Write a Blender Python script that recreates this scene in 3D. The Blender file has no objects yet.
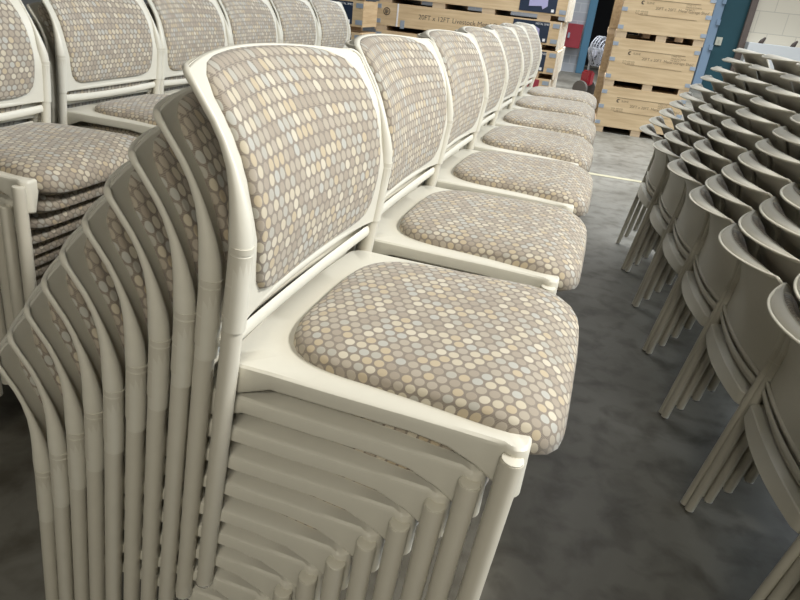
import bpy, bmesh, math, random
from mathutils import Vector, Matrix
random.seed(7)
S = bpy.context.scene
COL = S.collection
PI = math.pi

# ------------------------------------------------------------------ camera
EYE = Vector((0, 0, 1.39))
def make_camera():
    ya, pi, r = math.radians(13.849), math.radians(26.076), math.radians(6.359)
    F = Vector((-math.sin(ya)*math.cos(pi), math.cos(ya)*math.cos(pi), -math.sin(pi)))
    R = Vector((math.cos(ya), math.sin(ya), 0)); U = R.cross(F)
    R2 = math.cos(r)*R + math.sin(r)*U; U2 = -math.sin(r)*R + math.cos(r)*U
    cd = bpy.data.cameras.new('camera'); cd.sensor_fit = 'HORIZONTAL'; cd.sensor_width = 36
    cd.lens = 624.5/800*36; cd.clip_start = 0.02; cd.clip_end = 200
    co = bpy.data.objects.new('camera', cd); COL.objects.link(co)
    m = Matrix((R2, U2, -F)).transposed().to_4x4(); m.translation = EYE
    co.matrix_world = m
    S.camera = co
make_camera()

# ------------------------------------------------------------------ world, lights, exposure
S.view_settings.view_transform = 'Standard'; S.view_settings.look = 'None'
S.view_settings.exposure = 0.15; S.view_settings.gamma = 1.0; S.view_settings.use_curve_mapping = False
w = bpy.data.worlds.new('hall_air'); S.world = w; w.use_nodes = True
bg = w.node_tree.nodes['Background']; bg.inputs[0].default_value = (1.0, 0.95, 0.80, 1); bg.inputs[1].default_value = 0.05

def area(name, loc, target, sx, sy, power, col):
    l = bpy.data.lights.new(name, 'AREA'); l.shape = 'RECTANGLE'; l.size = sx; l.size_y = sy
    l.energy = power; l.color = col
    o = bpy.data.objects.new(name, l); COL.objects.link(o); o.location = loc
    d = Vector(target) - Vector(loc); o.rotation_euler = d.to_track_quat('-Z', 'Y').to_euler()
    return o
area('side_window_light', (7.5, 5.0, 4.9), (-.3, 3.6, 0.9), 12, 2.6, 600, (0.76, 0.87, 1.0))
rl = area('roof_light', (2.2, 10.8, 6.5), (2.2, 10.7, 0), 10, 10, 1300, (0.92, 0.96, 1.0)); rl.data.spread = math.radians(106)
area('ceiling_light', (2.6, 1.3, 3.7), (0.2, 1.3, 0.9), 1.4, 0.4, 180, (1.0, 0.975, 0.91))
area('rear_fill_light', (0.3, -2.0, 3.0), (-0.3, 1.2, 0.8), 1.4, 0.4, 48, (1.0, 0.95, 0.82))  # unseen fill lamp, added behind the camera to lift the near stack's sides

# ------------------------------------------------------------------ materials
def mat(name, col, rough=0.5, metal=0.0, var=0.0, scale=20.0, bump=0.0, spec=0.5):
    m = bpy.data.materials.new(name); m.use_nodes = True; nt = m.node_tree
    b = nt.nodes['Principled BSDF']; b.inputs['Roughness'].default_value = rough
    b.inputs['Metallic'].default_value = metal; b.inputs['Specular IOR Level'].default_value = spec
    n = nt.nodes.new('ShaderNodeTexNoise'); n.inputs['Scale'].default_value = scale; n.inputs['Detail'].default_value = 5
    tc = nt.nodes.new('ShaderNodeTexCoord'); nt.links.new(tc.outputs['Object'], n.inputs['Vector'])
    mx = nt.nodes.new('ShaderNodeMix'); mx.data_type = 'RGBA'
    mx.inputs[6].default_value = tuple(c*(1-var) for c in col[:3]) + (1,)
    mx.inputs[7].default_value = tuple(min(1, c*(1+var)) for c in col[:3]) + (1,)
    nt.links.new(n.outputs[0], mx.inputs[0]); nt.links.new(mx.outputs[2], b.inputs['Base Color'])
    if bump:
        bp = nt.nodes.new('ShaderNodeBump'); bp.inputs['Strength'].default_value = bump; bp.inputs['Distance'].default_value = 0.002
        nt.links.new(n.outputs[0], bp.inputs['Height']); nt.links.new(bp.outputs[0], b.inputs['Normal'])
    return m

def M(nt, op, a, b=None, c=None):
    n = nt.nodes.new('ShaderNodeMath'); n.operation = op
    for i, v in enumerate((a, b, c)):
        if v is None: continue
        if isinstance(v, (int, float)): n.inputs[i].default_value = v
        else: nt.links.new(v, n.inputs[i])
    return n.outputs[0]

def fabric():
    """taupe weave with a honeycomb of cream, sand and grey-blue dots (UV in metres)"""
    m = bpy.data.materials.new('dotted_fabric'); m.use_nodes = True; nt = m.node_tree; L = nt.links
    b = nt.nodes['Principled BSDF']; b.inputs['Roughness'].default_value = 0.85
    b.inputs['Specular IOR Level'].default_value = 0.25
    try: b.inputs['Sheen Weight'].default_value = 0.15
    except Exception: pass
    uv = nt.nodes.new('ShaderNodeUVMap'); sp = nt.nodes.new('ShaderNodeSeparateXYZ'); L.new(uv.outputs[0], sp.inputs[0])
    px, py = 0.0180, 0.0180*1.732
    u = M(nt, 'DIVIDE', sp.outputs[0], px); v = M(nt, 'DIVIDE', sp.outputs[1], py)
    def lattice(off):
        uu = M(nt, 'ADD', u, 50.0+off); vv = M(nt, 'ADD', v, 50.0+off)
        iu = M(nt, 'FLOOR', uu); iv = M(nt, 'FLOOR', vv)
        fu = M(nt, 'MULTIPLY', M(nt, 'SUBTRACT', M(nt, 'SUBTRACT', uu, iu), 0.5), px)
        fv = M(nt, 'MULTIPLY', M(nt, 'SUBTRACT', M(nt, 'SUBTRACT', vv, iv), 0.5), py)
        d = M(nt, 'SQRT', M(nt, 'ADD', M(nt, 'MULTIPLY', fu, fu), M(nt, 'MULTIPLY', fv, fv)))
        cb = nt.nodes.new('ShaderNodeCombineXYZ'); L.new(iu, cb.inputs[0]); L.new(iv, cb.inputs[1]); cb.inputs[2].default_value = off*3
        wn = nt.nodes.new('ShaderNodeTexWhiteNoise'); wn.noise_dimensions = '3D'; L.new(cb.outputs[0], wn.inputs['Vector'])
        return d, wn.outputs['Value']
    d1, r1 = lattice(0.0); d2, r2 = lattice(0.5)
    first = M(nt, 'LESS_THAN', d1, d2); d = M(nt, 'MINIMUM', d1, d2)
    rnd = M(nt, 'ADD', M(nt, 'MULTIPLY', r1, first), M(nt, 'MULTIPLY', r2, M(nt, 'SUBTRACT', 1.0, first)))
    mr = nt.nodes.new('ShaderNodeMapRange'); L.new(d, mr.inputs[0])
    mr.inputs[1].default_value = 0.0068; mr.inputs[2].default_value = 0.0078; mr.inputs[3].default_value = 1; mr.inputs[4].default_value = 0
    cr = nt.nodes.new('ShaderNodeValToRGB'); cr.color_ramp.interpolation = 'CONSTANT'; L.new(rnd, cr.inputs[0])
    cols = [(0, (.48, .425, .325)), (.14, (.37, .325, .26)), (.32, (.38, .36, .31)), (.44, (.44, .365, .255)),
            (.55, (.32, .275, .22)), (.72, (.52, .47, .375)), (.81, (.37, .325, .265)), (.92, (.40, .39, .35))]
    e = cr.color_ramp.elements
    e[0].position = 0; e[0].color = cols[0][1]+(1,); e[1].position = cols[1][0]; e[1].color = cols[1][1]+(1,)
    for p_, c_ in cols[2:]:
        x = e.new(p_); x.color = c_+(1,)
    # ground: fine taupe threads
    wv = nt.nodes.new('ShaderNodeTexWave'); wv.inputs['Scale'].default_value = 170; wv.inputs['Distortion'].default_value = 6
    wv.inputs['Detail Scale'].default_value = 0.4; wv.bands_direction = 'Y'
    L.new(uv.outputs[0], wv.inputs['Vector'])
    g = nt.nodes.new('ShaderNodeMix'); g.data_type = 'RGBA'
    g.inputs[6].default_value = (.17, .142, .115, 1); g.inputs[7].default_value = (.29, .25, .205, 1); L.new(wv.outputs['Fac'], g.inputs[0])
    mx = nt.nodes.new('ShaderNodeMix'); mx.data_type = 'RGBA'
    L.new(mr.outputs[0], mx.inputs[0]); L.new(g.outputs[2], mx.inputs[6]); L.new(cr.outputs[0], mx.inputs[7])
    L.new(mx.outputs[2], b.inputs['Base Color'])
    bp = nt.nodes.new('ShaderNodeBump'); bp.inputs['Strength'].default_value = 0.25; bp.inputs['Distance'].default_value = 0.001
    L.new(mr.outputs[0], bp.inputs['Height']); L.new(bp.outputs[0], b.inputs['Normal'])
    return m

FAB = fabric()
SHELL = mat('beige_plastic', (.61, .585, .505), 0.42, var=.03, scale=60, bump=.04)
TUBE = mat('beige_tube_enamel', (.56, .53, .45), 0.38, var=.04, scale=30)
CAP = mat('tube_cap', (.62, .59, .50), 0.45, var=.02)
CHROME = mat('chrome_glide', (.75, .75, .75), 0.2, 1.0)
UNDER = mat('cushion_backing', (.10, .09, .08), 0.9)

def floor_mat():
    m = bpy.data.materials.new('concrete_floor'); m.use_nodes = True; nt = m.node_tree; L = nt.links
    b = nt.nodes['Principled BSDF']; b.inputs['Roughness'].default_value = 0.55
    tc = nt.nodes.new('ShaderNodeTexCoord')
    def noise(sc, det, dist=0):
        n = nt.nodes.new('ShaderNodeTexNoise'); n.inputs['Scale'].default_value = sc; n.inputs['Detail'].default_value = det
        n.inputs['Distortion'].default_value = dist; L.new(tc.outputs['Object'], n.inputs['Vector']); return n.outputs[0]
    a = noise(1.3, 8, .6); c = noise(9, 6, .3); s = noise(70, 3)
    cr = nt.nodes.new('ShaderNodeValToRGB'); L.new(a, cr.inputs[0])
    cr.color_ramp.elements[0].position = .3; cr.color_ramp.elements[0].color = (.085, .077, .058, 1)
    cr.color_ramp.elements[1].position = .72; cr.color_ramp.elements[1].color = (.195, .185, .155, 1)
    cr2 = nt.nodes.new('ShaderNodeValToRGB'); L.new(c, cr2.inputs[0])
    cr2.color_ramp.elements[0].position = .32; cr2.color_ramp.elements[0].color = (.55, .52, .47, 1)
    cr2.color_ramp.elements[1].position = .55; cr2.color_ramp.elements[1].color = (1, 1, 1, 1)
    mx = nt.nodes.new('ShaderNodeMix'); mx.data_type = 'RGBA'; mx.blend_type = 'MULTIPLY'; mx.inputs[0].default_value = 1
    L.new(cr.outputs[0], mx.inputs[6]); L.new(cr2.outputs[0], mx.inputs[7]); L.new(mx.outputs[2], b.inputs['Base Color'])
    bp = nt.nodes.new('ShaderNodeBump'); bp.inputs['Strength'].default_value = .15; bp.inputs['Distance'].default_value = .003
    L.new(s, bp.inputs['Height']); L.new(bp.outputs[0], b.inputs['Normal'])
    return m

def wood(name, c1, c2, ax='X'):
    m = bpy.data.materials.new(name); m.use_nodes = True; nt = m.node_tree; L = nt.links
    b = nt.nodes['Principled BSDF']; b.inputs['Roughness'].default_value = .7
    tc = nt.nodes.new('ShaderNodeTexCoord'); mp = nt.nodes.new('ShaderNodeMapping')
    mp.inputs['Scale'].default_value = (1, 12, 12) if ax == 'X' else (12, 1, 12)
    L.new(tc.outputs['Object'], mp.inputs[0])
    n = nt.nodes.new('ShaderNodeTexNoise'); n.inputs['Scale'].default_value = 2.2; n.inputs['Detail'].default_value = 6; n.inputs['Distortion'].default_value = .5
    L.new(mp.outputs[0], n.inputs['Vector'])
    cr = nt.nodes.new('ShaderNodeValToRGB'); L.new(n.outputs[0], cr.inputs[0])
    cr.color_ramp.elements[0].position = .35; cr.color_ramp.elements[0].color = c1+(1,)
    cr.color_ramp.elements[1].position = .65; cr.color_ramp.elements[1].color = c2+(1,)
    L.new(cr.outputs[0], b.inputs['Base Color']); return m

def bricks(name, c1, c2, cm, bw, bh, ms=.01):
    m = bpy.data.materials.new(name); m.use_nodes = True; nt = m.node_tree; L = nt.links
    b = nt.nodes['Principled BSDF']; b.inputs['Roughness'].default_value = .8
    tc = nt.nodes.new('ShaderNodeTexCoord'); mp = nt.nodes.new('ShaderNodeMapping'); mp.inputs['Rotation'].default_value = (PI/2, 0, 0)
    L.new(tc.outputs['Object'], mp.inputs[0])
    t = nt.nodes.new('ShaderNodeTexBrick'); t.inputs['Color1'].default_value = c1+(1,); t.inputs['Color2'].default_value = c2+(1,); t.inputs['Mortar'].default_value = cm+(1,)
    t.inputs['Scale'].default_value = 1; t.inputs['Mortar Size'].default_value = ms; t.inputs['Brick Width'].default_value = bw; t.inputs['Row Height'].default_value = bh
    L.new(mp.outputs[0], t.inputs['Vector']); L.new(t.outputs[0], b.inputs['Base Color']); return m

# ------------------------------------------------------------------ helpers
def obj(name, bm, m, parent=None, smooth=False, uvmap=None):
    me = bpy.data.meshes.new(name)
    bmesh.ops.recalc_face_normals(bm, faces=bm.faces[:])
    if smooth:
        for f in bm.faces: f.smooth = True
    bm.to_mesh(me); bm.free()
    if isinstance(m, (list, tuple)):
        for k in m: me.materials.append(k)
    else: me.materials.append(m)
    if smooth and smooth != 'all':
        me.set_sharp_from_angle(angle=math.radians(smooth if smooth is not True else 42))
    o = bpy.data.objects.new(name, me); COL.objects.link(o)
    if parent: o.parent = parent
    return o
def thing(name, label, cat, loc=(0, 0, 0), rz=0, group=None):
    o = bpy.data.objects.new(name, None); COL.objects.link(o); o.empty_display_size = .1
    o.location = loc; o.rotation_euler = (0, 0, rz); tag(o, label, cat, group); return o
def tag(o, label, cat, group=None):
    o['label'] = label; o['category'] = cat
    if group: o['group'] = group
def struct(name, bm, m, parent=None):
    o = obj(name, bm, m, parent)
    if not parent: o['kind'] = 'structure'
    return o
def box(bm, x0, x1, y0, y1, z0, z1, bev=0):
    r = bmesh.ops.create_cube(bm, size=1)
    for v in r['verts']:
        v.co = Vector(((x0+x1)/2+v.co.x*(x1-x0), (y0+y1)/2+v.co.y*(y1-y0), (z0+z1)/2+v.co.z*(z1-z0)))
    if bev:
        es = list({e for v in r['verts'] for e in v.link_edges})
        bmesh.ops.bevel(bm, geom=es, offset=bev, segments=2, affect='EDGES')
    return bm
def loft(bm, rings, close=True, cap0=True, cap1=True, uvs=None):
    vs = [[bm.verts.new(p) for p in r] for r in rings]
    n = len(vs[0]); faces = []
    for a, b in zip(vs, vs[1:]):
        for i in range(n if close else n-1):
            j = (i+1) % n; faces.append(bm.faces.new((a[i], a[j], b[j], b[i])))
    if cap0: bm.faces.new(vs[0][::-1])
    if cap1: bm.faces.new(vs[-1])
    return vs
def tube(bm, pts, rad, n=12, up=Vector((0, 0, 1)), cap=True):
    """rad: float or list of (a,b): a along the 'side' axis, b along the other"""
    pts = [Vector(p) for p in pts]; rings = []
    for i, p in enumerate(pts):
        t = (pts[min(i+1, len(pts)-1)]-pts[max(i-1, 0)]).normalized()
        s = t.cross(up)
        if s.length < 1e-4: s = t.cross(Vector((0, 1, 0)))
        s.normalize(); q = s.cross(t).normalized()
        a, b = (rad[i] if isinstance(rad, list) else (rad, rad))
        rings.append([p + s*a*math.cos(2*PI*k/n) + q*b*math.sin(2*PI*k/n) for k in range(n)])
    loft(bm, rings, True, cap, cap)
def interp(tab, z):
    if z <= tab[0][0]: return tab[0][1]
    for (a, va), (b, vb) in zip(tab, tab[1:]):
        if z <= b:
            t = (z-a)/(b-a); return va+(vb-va)*t
    return tab[-1][1]

# ------------------------------------------------------------------ structure
bm = bmesh.new(); box(bm, -12, 12, -6, 20, -0.1, 0)
struct('floor', bm, floor_mat())
YW = 17.6
bm = bmesh.new(); box(bm, -12, -.40, YW, YW+.2, 0, 5)
struct('wall_back', bm, bricks('grey_blockwork', (.42, .44, .47), (.36, .38, .41), (.50, .51, .52), .4, .2))
bm = bmesh.new(); box(bm, -.40, -.21, YW-.08, YW+.25, 0, 5, .01); struct('trim_1', bm, mat('blue_door_paint', (.075, .19, .29), .4, var=.1, scale=3))
bm = bmesh.new(); box(bm, 2.42, 2.62, YW-.08, YW+.25, 0, 5, .01)
for z in (.9, 1.45, 1.9): box(bm, 2.55, 2.63, YW-.12, YW-.07, z, z+.12)
struct('trim_2', bm, mat('pale_blue_door_paint', (.22, .31, .42), .4, var=.1, scale=3))
bm = bmesh.new(); box(bm, 2.62, 3.16, YW, YW+.2, 0, 5); struct('wall_teal', bm, mat('teal_wall_paint', (.012, .065, .085), .5, var=.1, scale=4))
bm = bmesh.new(); box(bm, 3.16, 3.30, YW-.12, YW+.1, 0, 5, .01); struct('trim_3', bm, mat('brown_steel', (.13, .10, .085), .5, var=.2, scale=6))
bm = bmesh.new(); box(bm, 3.30, 12, YW, YW+.2, 0, 5)
struct('wall_right_back', bm, bricks('pale_panel_tiles', (.70, .64, .52), (.65, .60, .49), (.50, .46, .38), .62, .46, .008))
bm = bmesh.new(); box(bm, 3.30, 12, YW-.5, YW-.001, 0, 1.17, .01); struct('trim_4', bm, mat('white_ledge', (.66, .68, .68), .5, var=.04, scale=3))
bm = bmesh.new(); box(bm, -.44, 2.66, YW+3, YW+3.2, 0, 5); struct('wall_dark', bm, mat('dark_room', (.012, .012, .014), .9))
bm = bmesh.new(); box(bm, -.44, -.40, YW+.2, YW+3, 0, 5); box(bm, 2.62, 2.66, YW+.2, YW+3, 0, 5); box(bm, -.44, 2.66, YW, YW+3, 5, 5.1)
struct('wall_dark_side', bm, bpy.data.materials['dark_room'])
bm = bmesh.new(); box(bm, -12.2, -12, -6, YW+.2, 0, 5); struct('wall_left', bm, mat('left_wall_paint', (.5, .5, .48), .8))
bm = bmesh.new(); box(bm, -12, 2.1, 6.28, 6.36, .0005, .003); struct('trim_5', bm, mat('worn_yellow_line', (.33, .30, .20), .7, var=.3, scale=8))

# ------------------------------------------------------------------ the chair
PROF = [(.47, -.196), (.55, -.186), (.6185, -.179), (.65, -.179), (.68, -.182), (.71, -.188), (.74, -.199), (.77, -.2145), (.795, -.231), (.815, -.247), (.832, -.262), (.85, -.280)]
def sideW(z): return interp([(.47, .2502), (.60, .2513), (.64, .2505), (.68, .2475), (.72, .2450), (.78, .2430), (.85, .244)], z)
TOPW = .245
def ztop(y): return .809 + .012*(1-(y/TOPW)**2)
def sx(y, z):
    q = 1-(min(1, abs(y)/.256))**2
    k = max(0, min(1, (z-.60)/.22))
    return interp(PROF, z) - q*(.016+.041*k**1.2)
CR = .013                              # corner radius of the top of the back
def outline_pts():
    """half outline of the back, bottom of the side up to the corner, then over to the middle"""
    P = [(sideW(z), z) for z in (.506, .512, .53, .56, .59, .615, .64, .665, .69, .715, .74, .76)]
    zc = ztop(TOPW-CR)-CR
    for k in range(0, 7):
        a = k/7*PI/2; P.append((TOPW-CR+CR*math.cos(a), zc+CR*math.sin(a)))
    NT = 10
    for k in range(0, NT+1):
        y = (TOPW-CR)*(1-k/NT); P.append((y, ztop(y)))
    return P
OUT = outline_pts(); NSIDE = 20
def lipL(y): return .031*max(0, 1-(abs(y)/.236)**2)**.8

def back_frame_mesh():
    bm = bmesh.new()
    T = .006
    nu = 24; rows = OUT[:NSIDE]; yl = rows[-1][0]
    def zz(yw, z, u):
        k = min(1, max(0, (z-.70)/(OUT[NSIDE-1][1]-.70)))
        return z + (ztop(yw*u)-ztop(yw))*k
    def grid(off):
        vs = []
        for (yw, z) in rows:
            vs.append([bm.verts.new((sx(yw*2*u/nu, zz(yw, z, 2*u/nu))+off+.008*max(0, min(1, (.66-z)/.04))*abs(2*u/nu)**4, yw*2*u/nu, zz(yw, z, 2*u/nu))) for u in range(-nu//2, nu//2+1)])
        for s_, dz in ((.2, .0005), (.45, -.0025), (.75, -.009), (1.0, -.018)):   # the lip rolls backwards
            r = []
            for u in range(-nu//2, nu//2+1):
                y = yl*2*u/nu; z = zz(yl, rows[-1][1], 2*u/nu); Lp = lipL(y)
                r.append(bm.verts.new((sx(y, z)-Lp*s_+off*(1-s_), y*(1+.02*s_), z+dz*Lp/.034+off*s_*.9)))
            vs.append(r)
        return vs
    A = grid(0); B = grid(-T)
    for vs in (A, B):
        for a, b in zip(vs, vs[1:]):
            for i in range(nu): bm.faces.new((a[i], a[i+1], b[i+1], b[i]))
    for i in range(nu):
        bm.faces.new((A[0][i], A[0][i+1], B[0][i+1], B[0][i])); bm.faces.new((A[-1][i], A[-1][i+1], B[-1][i+1], B[-1][i]))
    for a, b, c, d in zip(A, A[1:], B, B[1:]):
        for i in (0, nu): bm.faces.new((a[i], b[i], d[i], c[i]))
    full = [(y, z) for (y, z) in OUT] + [(-y, z) for (y, z) in OUT[-2::-1]]
    n = 12; rings = []
    def ctr(i):
        y, z = full[i]; top = NSIDE-2 <= i <= len(full)-NSIDE+1
        Lp = lipL(y) if top else 0
        tp = min(1, max(0, (z-.632)/.115)); tp = (tp*tp*(3-2*tp))**.8
        return Vector((sx(y, z)-Lp-.003*tp, y, z-.0185*Lp/.034)), tp, top
    for i in range(len(full)):
        c, tp, top = ctr(i); c0 = ctr(max(0, i-1))[0]; c1 = ctr(min(len(full)-1, i+1))[0]
        t = (c1-c0).normalized()
        inn = Vector((1, 0, 0)).cross(t).normalized(); bk = t.cross(inn).normalized()
        a = .0150*(1-tp)+.0050*tp; b = .0150*(1-tp)+.0034*tp
        if top: a, b = .0042, .0036
        rings.append([c + bk*a*math.cos(2*PI*k/n) + inn*b*math.sin(2*PI*k/n) for k in range(n)])
    loft(bm, rings)
    tube(bm, [(sx(y, .51)-.004, y, .513-.006*(1-(y/.26)**2)) for y in [-.255+.51*k/14 for k in range(15)]], [(.006, .008)]*15, 8)
    tube(bm, [(sx(y, .47)+.000, y, .486-.012*(1-(y/.26)**2)) for y in [-.255+.51*k/14 for k in range(15)]], [(.005, .011)]*15, 8)
    return bm

def polar_pad(outline, surf, thick, closing, skirt, nr=9, na=64, p=5.0):
    """domed pad. outline(a)->2D point; surf(P,h)->3D; UV = flat coords with arc length continued down the edge"""
    bm = bmesh.new(); uvl = bm.loops.layers.uv.new('UVMap')
    ts = [0, .2, .4, .6, .74, .84, .91, .96, .985, 1.0]
    rings = []; uvs = []
    for t in ts[1:]:
        rr = []; uu = []
        for k in range(na):
            a = 2*PI*k/na; o = Vector(outline(a))
            P = o*t; h = thick*(max(0, 1-t**p))**(1/p*1.6)
            rr.append(surf(P, h, t)); uu.append(P + o.normalized()*max(0, (thick-h))*.8)
        rings.append(rr); uvs.append(uu)
    for dz, ins in skirt:
        rr = []; uu = []
        for k in range(na):
            a = 2*PI*k/na; o = Vector(outline(a)); P = o*(1-ins)
            rr.append(surf(P, dz, 2)); uu.append(o + o.normalized()*(thick*.8+abs(dz)))
        rings.append(rr); uvs.append(uu)
    vs = [[bm.verts.new(p_) for p_ in r] for r in rings]
    c = bm.verts.new(surf(Vector((0, 0)), thick, 0))
    for k in range(na):
        j = (k+1) % na
        f = bm.faces.new((c, vs[0][k], vs[0][j]))
        for l, q in zip(f.loops, (Vector((0, 0)), uvs[0][k], uvs[0][j])): l[uvl].uv = q
    for i in range(len(vs)-1):
        for k in range(na):
            j = (k+1) % na
            f = bm.faces.new((vs[i][k], vs[i+1][k], vs[i+1][j], vs[i][j]))
            for l, q in zip(f.loops, (uvs[i][k], uvs[i+1][k], uvs[i+1][j], uvs[i][j])): l[uvl].uv = q
    last = vs[-1]
    for tt in (.86, .6, .3, .05):
        r = [bm.verts.new(surf(Vector(outline(2*PI*k/na))*tt, closing, 3)) for k in range(na)]
        for k in range(na):
            j = (k+1) % na; bm.faces.new((last[k], r[k], r[j], last[j]))
        last = r
    return bm
def superell(a, hx, hy, n):
    c, s = math.cos(a), math.sin(a)
    r = 1/((abs(c)/hx)**n+(abs(s)/hy)**n)**(1/n)
    return (c*r, s*r)

SEATZ = .443
def seat_top(x):                       # the side rail dips a little towards the front legs
    return SEATZ - .10*max(0, x-.02)**1.6 
def back_pad():
    zc = .675
    def outl(a):
        y, z = superell(a, .2150, .141, 8)
        y *= 1-.06*max(0, min(1, -z/.142-.2)) if z < 0 else 1
        return (y, z)
    def surf(P, h, t):
        y, z = P.x, P.y
        crown = (ztop(y)-.809)*max(0, min(1, (z+.0)/.142))
        Z = zc+z+crown-.009
        if z > 0 and t == 2: Z -= .0
        return Vector((sx(y, Z)+h+(.003 if t <= 1 else 0), y, Z))
    return polar_pad(outl, surf, .012, -.002, [(-.001, .0)], p=8)
def seat_pad():
    x0 = .035
    def outl(a):
        c = math.cos(a)
        hx, n = (.201, 6.0) if c > 0 else (.212, 4.0)
        hy = .208
        x, y = superell(a, hx, hy, n)
        y *= 1 + .065*max(-.3, min(1, x/.2))
        return (x, y)
    def surf(P, h, t):
        x, y = P.x, P.y
        X = x0+x
        fr = max(0, X-.13)
        drop = 2.2*fr**2                         # waterfall front
        zb = .440 - drop*.9
        if t == 2:                             # skirt
            f = max(0, min(1, (X-.13)/.06))
            return Vector((X + (.002 if h > -.02 else -.022)*f, y, zb + h*(f*1.0) + (h*.15)*(1-f)))
        return Vector((X, y, zb + h - .006*(1-(y/.2)**2)*max(0, 1-abs(x)/.2)*0 ))
    return polar_pad(outl, surf, .034, .0005, [(-.018, -.004), (-.036, .03)], p=4.5)

def seat_frame_mesh():
    bm = bmesh.new()
    half = []                              # (x, y) half outline from rear middle to front middle
    for k in range(7): half.append((-.236+.010*(k/7)**2, .205*k/7))
    for k in range(0, 6):
        a = PI/2*k/5; half.append((-.196-.030*math.cos(a), .209+.030*math.sin(a)))
    for x in (-.15, -.10, -.05, 0, .05, .10, .14, .17): half.append((x, .237+.004*math.sin(PI*min(1, (x+.2)/.38))))
    for k in range(0, 6):
        a = PI/2*k/5; half.append((.180+.018*math.sin(a), .224+.018*math.cos(a)))
    for y in (.205, .16, .08, .0): half.append((.198, y))
    out = [(x, -y) for x, y in half] + [(x, y) for x, y in half[-2:0:-1]]
    def zbot(x, y):
        h = .036
        if x < -.19: h = .046 - .0*abs(y)
        else:
            h = .027+3.3*max(0, min(x, .185)-.06)**2
            if x > .19 and abs(y) < .21: h = .024
        return seat_top(x)-h
    cx = 0.0
    def ring(s, dz, bottom=False, ins=0):
        R = []
        for x, y in out:
            d = Vector((x-cx + (-.016*(1-(y/.25)**2) if bottom and x < -.19 else 0), y)); d = d*(1-ins/max(.01, d.length))*s
            z = (zbot(x, y) if bottom else seat_top(d.x+cx)) + dz
            R.append((d.x+cx, d.y, z))
        return R
    rings = [ring(1, .003, True, .008), ring(1, 0, True, .004), ring(1, .004, True, 0), ring(1, -.008), ring(1, -.003, ins=.0015), ring(1, 0, ins=.006), ring(.8, 0), ring(.55, 0), ring(.3, 0), ring(.04, 0)]
    inner = [ring(.04, -.008), ring(.5, -.008), ring(.9, -.008), ring(1, -.010, ins=.008)]
    loft(bm, rings + inner + [rings[0]], cap0=False, cap1=False)
    bmesh.ops.remove_doubles(bm, verts=bm.verts[:], dist=1e-5)
    return bm

def leg_pt(z, s): return Vector((-.2611+.1326*z, s*(.2455+.0095*z), z))
def rear_leg(s):
    bm = bmesh.new(); pts = []; rad = []
    zs = [(.006, .0136), (.524, .0138), (.5245, .0130), (.5265, .0130), (.527, .0149), (.5705, .0149), (.571, .0139), (.573, .0139), (.5735, .0150), (.6125, .0150), (.613, .0139), (.615, .0139), (.6155, .0151), (.623, .0149)]
    for z, r in zs: pts.append(leg_pt(z, s)); rad.append((r, r))
    tube(bm, pts, rad, 14, up=Vector((1, 0, 0)))
    return bm
def front_leg(s):
    bm = bmesh.new()
    top = Vector((.181, s*.2440, .424)); ft = Vector((.152, s*.2450, .006))
    d = (top-ft).normalized()
    tube(bm, [ft, top-d*.004, top-d*.001], [(.0150, .0150), (.0150, .0150), (.0145, .0145)], 16, up=Vector((1, 0, 0)))
    return bm
def front_cap(s):
    bm = bmesh.new(); top = Vector((.181, s*.2440, .424)); ft = Vector((.152, s*.2450, .006)); d = (top-ft).normalized()
    tube(bm, [top-d*.002, top+d*.0012, top+d*.0018], [(.0140, .0140), (.0138, .0138), (.0125, .0125)], 16, up=Vector((1, 0, 0)))
    return bm
def glide(p):
    bm = bmesh.new(); tube(bm, [p+Vector((0, 0, -.006)), p+Vector((0, 0, -.001)), p+Vector((0, 0, .002))], [(.010, .010), (.0145, .0145), (.0145, .0145)], 12, up=Vector((1, 0, 0)))
    return bm
def bolt(y):
    bm = bmesh.new(); x = sx(y, .742)-.007
    tube(bm, [(x+.002, y, .742), (x-.002, y, .742), (x-.0035, y, .742)], [(.006, .006), (.0055, .0055), (.003, .003)], 10)
    return bm

CHAIR_CAT = 'chair'
def build_chair():
    t = thing('stacking_chair', '', CHAIR_CAT)
    bf = obj('back_frame', back_frame_mesh(), SHELL, t, smooth=50)
    obj('back_cushion', back_pad(), FAB, t, smooth='all')
    obj('bolt', bolt(-.19), TUBE, bf, smooth=40); obj('bolt', bolt(.19), TUBE, bf, smooth=40)
    obj('seat_frame', seat_frame_mesh(), SHELL, t, smooth=35)
    obj('seat_cushion', seat_pad(), FAB, t, smooth='all')
    for s in (-1, 1):
        l = obj('rear_leg', rear_leg(s), TUBE, t, smooth=40); obj('glide', glide(leg_pt(.006, s)), CHROME, l, smooth=40)
        l = obj('front_leg', front_leg(s), TUBE, t, smooth=40); obj('leg_cap', front_cap(s), CAP, l, smooth=40)
        obj('glide', glide(Vector((.152, s*.245, .006))), CHROME, l, smooth=40)
    return t
PROTO = build_chair(); USED = [False]
KIDS = {}
for o in list(bpy.data.objects):
    if o.parent: KIDS.setdefault(o.parent.name, []).append(o)
def dup(root):
    r = root.copy(); COL.objects.link(r)
    for ch in KIDS.get(root.name, []):
        c = ch.copy(); COL.objects.link(c); c.parent = r
        for g in KIDS.get(ch.name, []):
            d = g.copy(); COL.objects.link(d); d.parent = c
    return r
DX, DZ = .0423, .0535
ORD = ['topmost', 'second from top', 'third from top', 'fourth from top', 'fifth from top', 'sixth from top', 'seventh from top', 'eighth from top', 'ninth from top', 'bottom one', 'bottom one']
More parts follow.
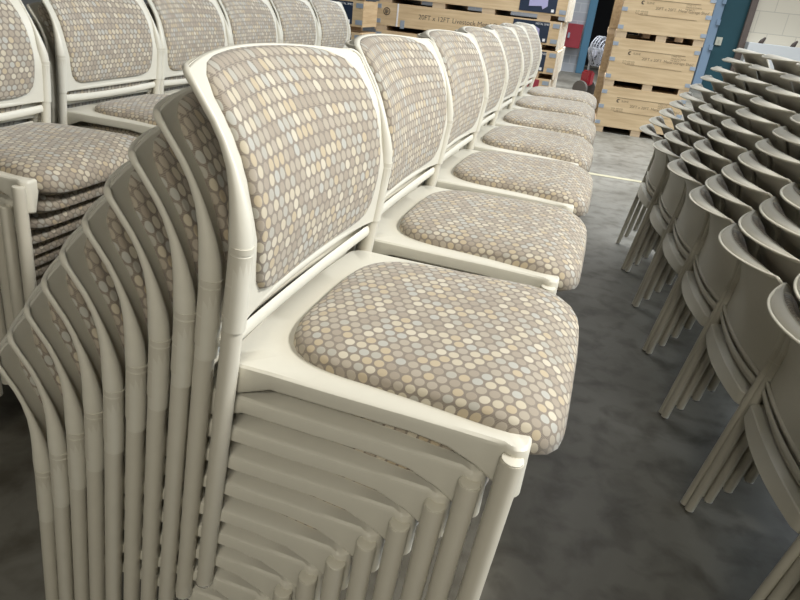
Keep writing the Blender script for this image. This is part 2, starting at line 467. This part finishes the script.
def stack(x, y, hd, n, where, group, look, top_at=True):
    """x, y: base of the bottom chair"""
    for k in range(n):
        o = PROTO if not USED[0] else dup(PROTO)
        USED[0] = True
        j = n-1-k
        jx, jy, jr = (random.uniform(-.002, .002), random.uniform(-.0025, .0025), random.uniform(-.25, .25)) if 0 < k < n-1 else (0, 0, 0)
        h = math.radians(hd+jr)
        o.location = (x+(DX*k+jx)*math.cos(h)-jy*math.sin(h), y+(DX*k+jx)*math.sin(h)+jy*math.cos(h), DZ*k)
        o.rotation_euler = (0, 0, h)
        tag(o, f'{look}, {ORD[j]} in {where}', CHAIR_CAT, group)

H0 = math.radians(-1.888)
NORD = ['nearest', 'second nearest', 'third nearest', 'fourth nearest', 'fifth nearest', 'sixth nearest', 'farthest']
NS = 10
tx = [0, -.0, .006, .0, .004, -.008, -.004]
for i in range(7):
    X = -.1643 - 9*DX*math.cos(H0) + tx[i]; Y = .8625 + .5407*i - 9*DX*math.sin(H0)
    stack(X, Y, -1.888, NS, f'the {NORD[i]} stack of the middle row', 'stacked chairs of the middle row', 'beige dotted-fabric chair')
# left row
LY = [1.345, 1.998, 2.522, 3.036, 3.556, 4.080]
LORD = ['nearest', 'second nearest', 'third nearest', 'fourth nearest', 'fifth nearest', 'farthest']
for i in range(6):
    wh = f'the {LORD[i]} stack of the left row'
    stack(-1.454-9*DX+[.078, 0, 0, 0, 0, 0][i], LY[i], 0, NS, wh, 'stacked chairs of the left row', 'grey-beige dotted chair')
# right row
RX = [(.693, 4.085), (.737, 3.565), (.766, 3.052), (.802, 2.536), (.832, 2.020), (.865, 1.505), (.90, .985)]
RORD = ['farthest', 'sixth nearest', 'fifth nearest', 'fourth nearest', 'third nearest', 'second nearest', 'nearest']
for i, (x, y) in enumerate(RX):
    stack(x, y, 2.54, 10, f'the {RORD[i]} stack of the right row', 'stacked chairs of the right row', 'beige chair, back showing')

# ------------------------------------------------------------------ crates
PLY = wood('pale_plywood', (.58, .42, .24), (.70, .53, .32))
PLYS = wood('plywood_side', (.40, .27, .14), (.52, .37, .21), 'Y')
SKID = wood('skid_timber', (.52, .38, .24), (.63, .48, .31))
CLIP = mat('galvanised_clip', (.36, .42, .50), .45, .3, var=.15, scale=30)
INK = mat('black_stencil_ink', (.10, .08, .06), .8)
FAINT = mat('faded_stencil_ink', (.24, .18, .11), .8)
DARKIN = mat('crate_inside_load', (.045, .035, .03), .9, var=.5, scale=6)
WHITE = mat('white_strap', (.85, .85, .85), .4)
NAVY = mat('navy_label_print', (.022, .035, .065), .35, var=.25, scale=9)
LILAC = mat('pale_lilac_print', (.42, .40, .62), .4)
RED = mat('red_label_print', (.33, .04, .06), .4)
TEAL = mat('teal_wrap', (.03, .15, .19), .35, var=.3, scale=5)
PINE = wood('sidelit_pale_pine', (.80, .72, .58), (.88, .82, .70), 'Y')  # end-post timber, paled so its colour carries the bright side light
GREY = mat('grey_steel_sheet', (.30, .31, .33), .35, .4, var=.2, scale=8)

def text(name, s, size, x, y, z, m, parent, rot=(PI/2, 0, 0)):
    cu = bpy.data.curves.new(name, 'FONT'); cu.body = s; cu.size = size; cu.extrude = .0008
    tmp = bpy.data.objects.new(name, cu); COL.objects.link(tmp)
    bpy.context.view_layer.update()
    me = bpy.data.meshes.new_from_object(tmp.evaluated_get(bpy.context.evaluated_depsgraph_get()))
    bpy.data.objects.remove(tmp)
    me.materials.clear(); me.materials.append(m)
    o = bpy.data.objects.new(name, me); COL.objects.link(o); o.parent = parent
    o.location = (x, y, z); o.rotation_euler = rot
    return o
def swoosh(x, z, r, parent, y=-.003, ring=False):
    bm = bmesh.new(); n = 20
    if ring:
        for k in range(n):
            a0, a1 = 2*PI*k/n, 2*PI*(k+1)/n
            v = [bm.verts.new((x+q*math.cos(a), y, z+q*math.sin(a))) for q, a in ((r, a0), (r, a1), (r*.78, a1), (r*.78, a0))]; bm.faces.new(v)
        for xs, hh in ((-.35, .62), (0, .8), (.35, .4)):
            box(bm, x+xs*r-.12*r, x+xs*r+.12*r, y-.001, y+.001, z-hh*r*.8, z+hh*r*.8)
    else:
        for k in range(14):
            a0, a1 = PI*.25+k/14*1.45*PI, PI*.25+(k+1)/14*1.45*PI
            w0 = .35+.3*math.sin(PI*k/14)
            v = [bm.verts.new((x+q*math.cos(a), y, z+q*math.sin(a))) for q, a in ((r, a0), (r, a1), (r*(1-w0), a1), (r*(1-w0), a0))]; bm.faces.new(v)
    r_ = bmesh.ops.extrude_face_region(bm, geom=bm.faces[:])
    for e in r_['geom']:
        if isinstance(e, bmesh.types.BMVert): e.co.y -= .001
    return obj('logo', bm, INK, parent)
def square_crate(x, y, z0, label, dx=0, plain=False):
    W, D, Hh, g = 1.03, 1.12, .505, .075
    rz = 0
    t = thing('wooden_crate', label, 'crate', (x+dx, y, z0), rz, 'big square crates')
    for xx in (0, W*.46, W-.12):
        b = bmesh.new(); box(b, xx, xx+.12, .0, D, 0, g); obj('skid', b, SKID, t)
    b = bmesh.new(); box(b, 0.012, W-.012, .012, D-.01, g, g+Hh); obj('crate_body', b, PLYS, t)
    b = bmesh.new(); box(b, 0, W, -.004, .014, g, g+Hh, .002); fp = obj('front_panel', b, PLYS if plain else PLY, t)
    if plain: return t
    for xx in (-.004, W-.062):
        for zz in (g+.05, g+Hh*.5, g+Hh-.07):
            b = bmesh.new(); box(b, xx, xx+.066, -.008, .03, zz-.022, zz+.022); obj('corner_clip', b, CLIP, t)
    zt = g+Hh*.66
    b = bmesh.new(); box(b, .20, .88, -.006, -.003, zt+.045, zt+.050); box(b, .20, .88, -.006, -.003, zt-.130, zt-.126); obj('stencil_line', b, FAINT, fp)
    swoosh(.225, zt+.008, .022, fp, -.005)
    text('lettering', 'SUIHE', .034, .265, -.004, zt-.002, FAINT, fp)
    text('lettering', '20FT x 20FT  Metal Garage Shed', .046, .38, -.004, zt-.055, FAINT, fp)
    text('lettering', 'G.W. 620 KGS\nN.W. 600 KGS', .024, .16, -.004, zt-.098, FAINT, fp)
    text('lettering', 'C/NO. 1-2\nMADE IN CHINA\nPACKAGE 1', .024, .72, -.004, zt+.022, FAINT, fp)
    return t
CX, CY = .185, 8.92
for k, nm in enumerate(['bottom', 'middle', 'top', 'uppermost, half out of view,']):
    if k == 3: continue
    square_crate(CX+[0, .0, .012][k], CY, .58*k, f'pale square plywood crate, {nm} one of the stack behind the right row')
for k, nm in enumerate(['bottom', 'middle', 'top']):
    square_crate(.10, CY+1.22, .58*k, f'darker crate showing as a strip left of the pale square crates, {nm} one', plain=True)

def long_crate(x, y, z0, label, g, art=True, line=True, lab=NAVY, Lh=2.92, D=1.9, posts=True):
    Hh, sk = .335, .075
    t = thing('long_crate', label, 'crate', (x, y, z0), 0, g)
    for f in (0.0, .30, .57, .86):
        b = bmesh.new(); box(b, f*Lh, f*Lh+.20, 0, D, 0, sk); obj('skid', b, SKID, t)
    b = bmesh.new(); box(b, .012, Lh-.012, .012, D-.012, sk, sk+Hh); obj('crate_body', b, PLYS, t)
    b = bmesh.new(); box(b, 0, Lh, -.004, .014, sk, sk+Hh, .002); fp = obj('front_panel', b, PLY, t)
    b = bmesh.new(); box(b, Lh-.012, Lh+.006, 0.0, D, sk, sk+Hh, .002); 
    obj('end_panel', b, PLY if posts else PLYS, t)
    if posts:
        for k in range(3):
            b = bmesh.new(); box(b, Lh+.004, Lh+.03, .0+k*.66, .56+k*.66, 0.006, sk+Hh+(.0 if k != 1 else -.01), .004); obj('end_post', b, PINE, t)
    for xx in (-.003, Lh-.10):
        for zz in (sk+.06, sk+Hh-.06):
            b = bmesh.new(); box(b, xx, xx+.10, -.009, .03, zz-.03, zz+.03); obj('corner_clip', b, CLIP, t)
    if line:
        b = bmesh.new(); box(b, .36, .385, -.010, -.003, sk, sk+Hh); obj('strap', b, WHITE, t)
        swoosh(.19, sk+Hh*.62, .058, fp, -.006, ring=True)
        text('lettering', '20FT x 12FT', .098, .72, -.004, sk+Hh*.44, INK, fp)
        text('lettering', 'Livestock Metal Shed', .098, 1.27, -.004, sk+Hh*.44, INK, fp)
        b = bmesh.new(); box(b, .43, .50, -.009, -.003, sk-.02, sk+.10); obj('corner_clip', b, CLIP, t)
    if art:
        b = bmesh.new(); box(b, Lh-.70, Lh-.15, -.010, -.003, sk+.03, sk+Hh-.02); lb = obj('picture_label', b, lab, fp)
        if lab is NAVY:
            b = bmesh.new()
            P = [(-.56, .10), (-.56, .21), (-.52, .245), (-.36, .245), (-.29, .215), (-.28, .12), (-.35, .07), (-.37, .115)]
            v = [b.verts.new((Lh+px, -.0125, sk+pz)) for px, pz in P]; b.faces.new(v)
            r_ = bmesh.ops.extrude_face_region(b, geom=b.faces[:])
            for e in r_['geom']:
                if isinstance(e, bmesh.types.BMVert): e.co.y += .002
            obj('shed_picture', b, LILAC, fp)
            text('lettering', 'METAL SHED', .038, Lh-.36, -.0105, sk+Hh-.065, WHITE, fp)
            b = bmesh.new(); box(b, Lh-.22, Lh-.18, -.012, -.009, sk+.045, sk+.085); obj('small_mark', b, WHITE, fp)
    return t
LP = .41
lorder = ['bottom', 'second from the floor', 'third from the floor', 'fourth from the floor', 'topmost']
for k in range(5):
    long_crate(-3.52+[.0, .03, 0, .05, .02][k], 10.5, LP*k, f'long plywood crate, {lorder[k]} in the stack behind the middle row', 'long crates behind the middle row', lab=RED if k == 0 else NAVY, line=(k == 2))
for k in range(5):
    long_crate(-6.14+[.01, 0, .0, .02, 0][k], 9.05, LP*k+.0, f'long plywood crate, {lorder[k]} in the stack behind the left row', 'long crates behind the left row', line=False, D=.62, posts=False)
# loads seen through the gaps between skids
def load(name, x0, x1, y0, y1, z0, z1, m, label, cat):
    b = bmesh.new(); box(b, x0, x1, y0, y1, z0, z1, .004); o = obj(name, b, m); tag(o, label, cat)

# ------------------------------------------------------------------ small things by the far wall
b = bmesh.new(); box(b, -.82, -.43, YW-.22, YW-.002, .58, 1.13, .01)
t = thing('red_cabinet', 'dark red wall cabinet beside the blue door frame', 'cabinet', (0, 0, 0))
obj('cabinet_body', b, mat('red_cabinet_paint', (.30, .035, .05), .4, var=.15, scale=4), t)
b = bmesh.new(); box(b, -.76, -.71, YW-.25, YW-.22, .80, .92, .004); obj('handle', b, CLIP, t)
b = bmesh.new(); box(b, 2.66, 2.80, YW-.03, YW-.002, 1.02, 1.2, .006)
t = thing('wall_switch', 'cream switch plate on the dark teal wall', 'switch')
obj('switch_plate', b, mat('cream_plate', (.55, .55, .45), .5), t)
b = bmesh.new(); box(b, 2.715, 2.745, YW-.045, YW-.03, 1.08, 1.14, .003); obj('rocker', b, mat('cream_rocker', (.45, .45, .38), .5), t)
for hx, lb in ((3.55, 'small dark hook on the white ledge, left of the pair'), (4.22, 'small dark hook on the white ledge, right of the pair')):
    b = bmesh.new()
    tube(b, [(hx-.05, YW-.40, 1.10), (hx, YW-.42, 1.16), (hx+.02, YW-.42, 1.22), (hx+.07, YW-.42, 1.30)], [(.03, .03), (.055, .04), (.05, .03), (.02, .02)], 10, up=Vector((0, 1, 0)))
    o = obj('ledge_hook', b, mat('dark_bronze', (.07, .05, .04), .5), None, smooth=True); tag(o, lb, 'hook', 'hooks on the white ledge')

def fan():
    t = thing('floor_fan', 'grey oval caged fan on a red and black base beside the crates', 'fan', (.0, 12.6, 0), math.radians(62))
    b = bmesh.new()
    def ringpts(r, y): return [(r*math.cos(2*PI*k/24), y, .80+r*math.sin(2*PI*k/24)) for k in range(24)]
    for r, y in ((.25, 0), (.25, -.05), (.25, -.10), (.20, -.14), (.14, -.16), (.08, -.17), (.20, .04), (.12, .06)):
        P = ringpts(r, y); P.append(P[0]); tube(b, P, .007, 6, up=Vector((0, 1, 0)), cap=False)
    for k in range(24):
        a = 2*PI*k/24; c, s = math.cos(a), math.sin(a)
        tube(b, [(.05*c, -.175, .80+.05*s), (.14*c, -.16, .80+.14*s), (.2*c, -.14, .80+.2*s), (.25*c, -.10, .80+.25*s), (.25*c, 0, .80+.25*s), (.12*c, .06, .80+.12*s), (.03*c, .07, .8+.03*s)], .004, 5)
    g = mat('grey_fan_guard', (.30, .31, .34), .45, .2)
    obj('guard', b, g, t, smooth=True)
    b = bmesh.new(); tube(b, [(0, -.18, .8), (0, .14, .8)], .055, 14); obj('motor', b, g, t, smooth=True)
    b = bmesh.new()
    for k in range(4):
        a = k*PI/2+.3; u = Vector((math.cos(a), 0, math.sin(a))); v = Vector((-u.z, 0, u.x))
        o_ = Vector((0, -.05, .8)); P = [o_+u*.04-v*.03, o_+u*.21-v*.08+Vector((0, .03, 0)), o_+u*.22+v*.06-Vector((0, .03, 0)), o_+u*.05+v*.03]
        vs = [b.verts.new(p) for p in P]; vt = [b.verts.new(p+Vector((0, .004, 0))) for p in P]
        b.faces.new(vs); b.faces.new(vt[::-1])
        for i in range(4): b.faces.new((vs[i], vs[(i+1) % 4], vt[(i+1) % 4], vt[i]))
    obj('blade', b, mat('pale_fan_blade', (.32, .32, .36), .4), t)
    b = bmesh.new(); tube(b, [(0, .08, .10), (0, .08, .78)], .02, 10); obj('pole', b, g, t)
    b = bmesh.new(); box(b, -.08, .08, -.04, .16, .20, .46, .03); obj('red_housing', b, mat('red_enamel', (.28, .02, .03), .35), t)
    b = bmesh.new(); tube(b, [(-.2, .07, .145), (-.14, .07, .145)], .14, 18); obj('wheel', b, UNDER, t)
    b = bmesh.new(); tube(b, [(.14, .07, .145), (.2, .07, .145)], .14, 18); obj('wheel', b, UNDER, t)
fan()
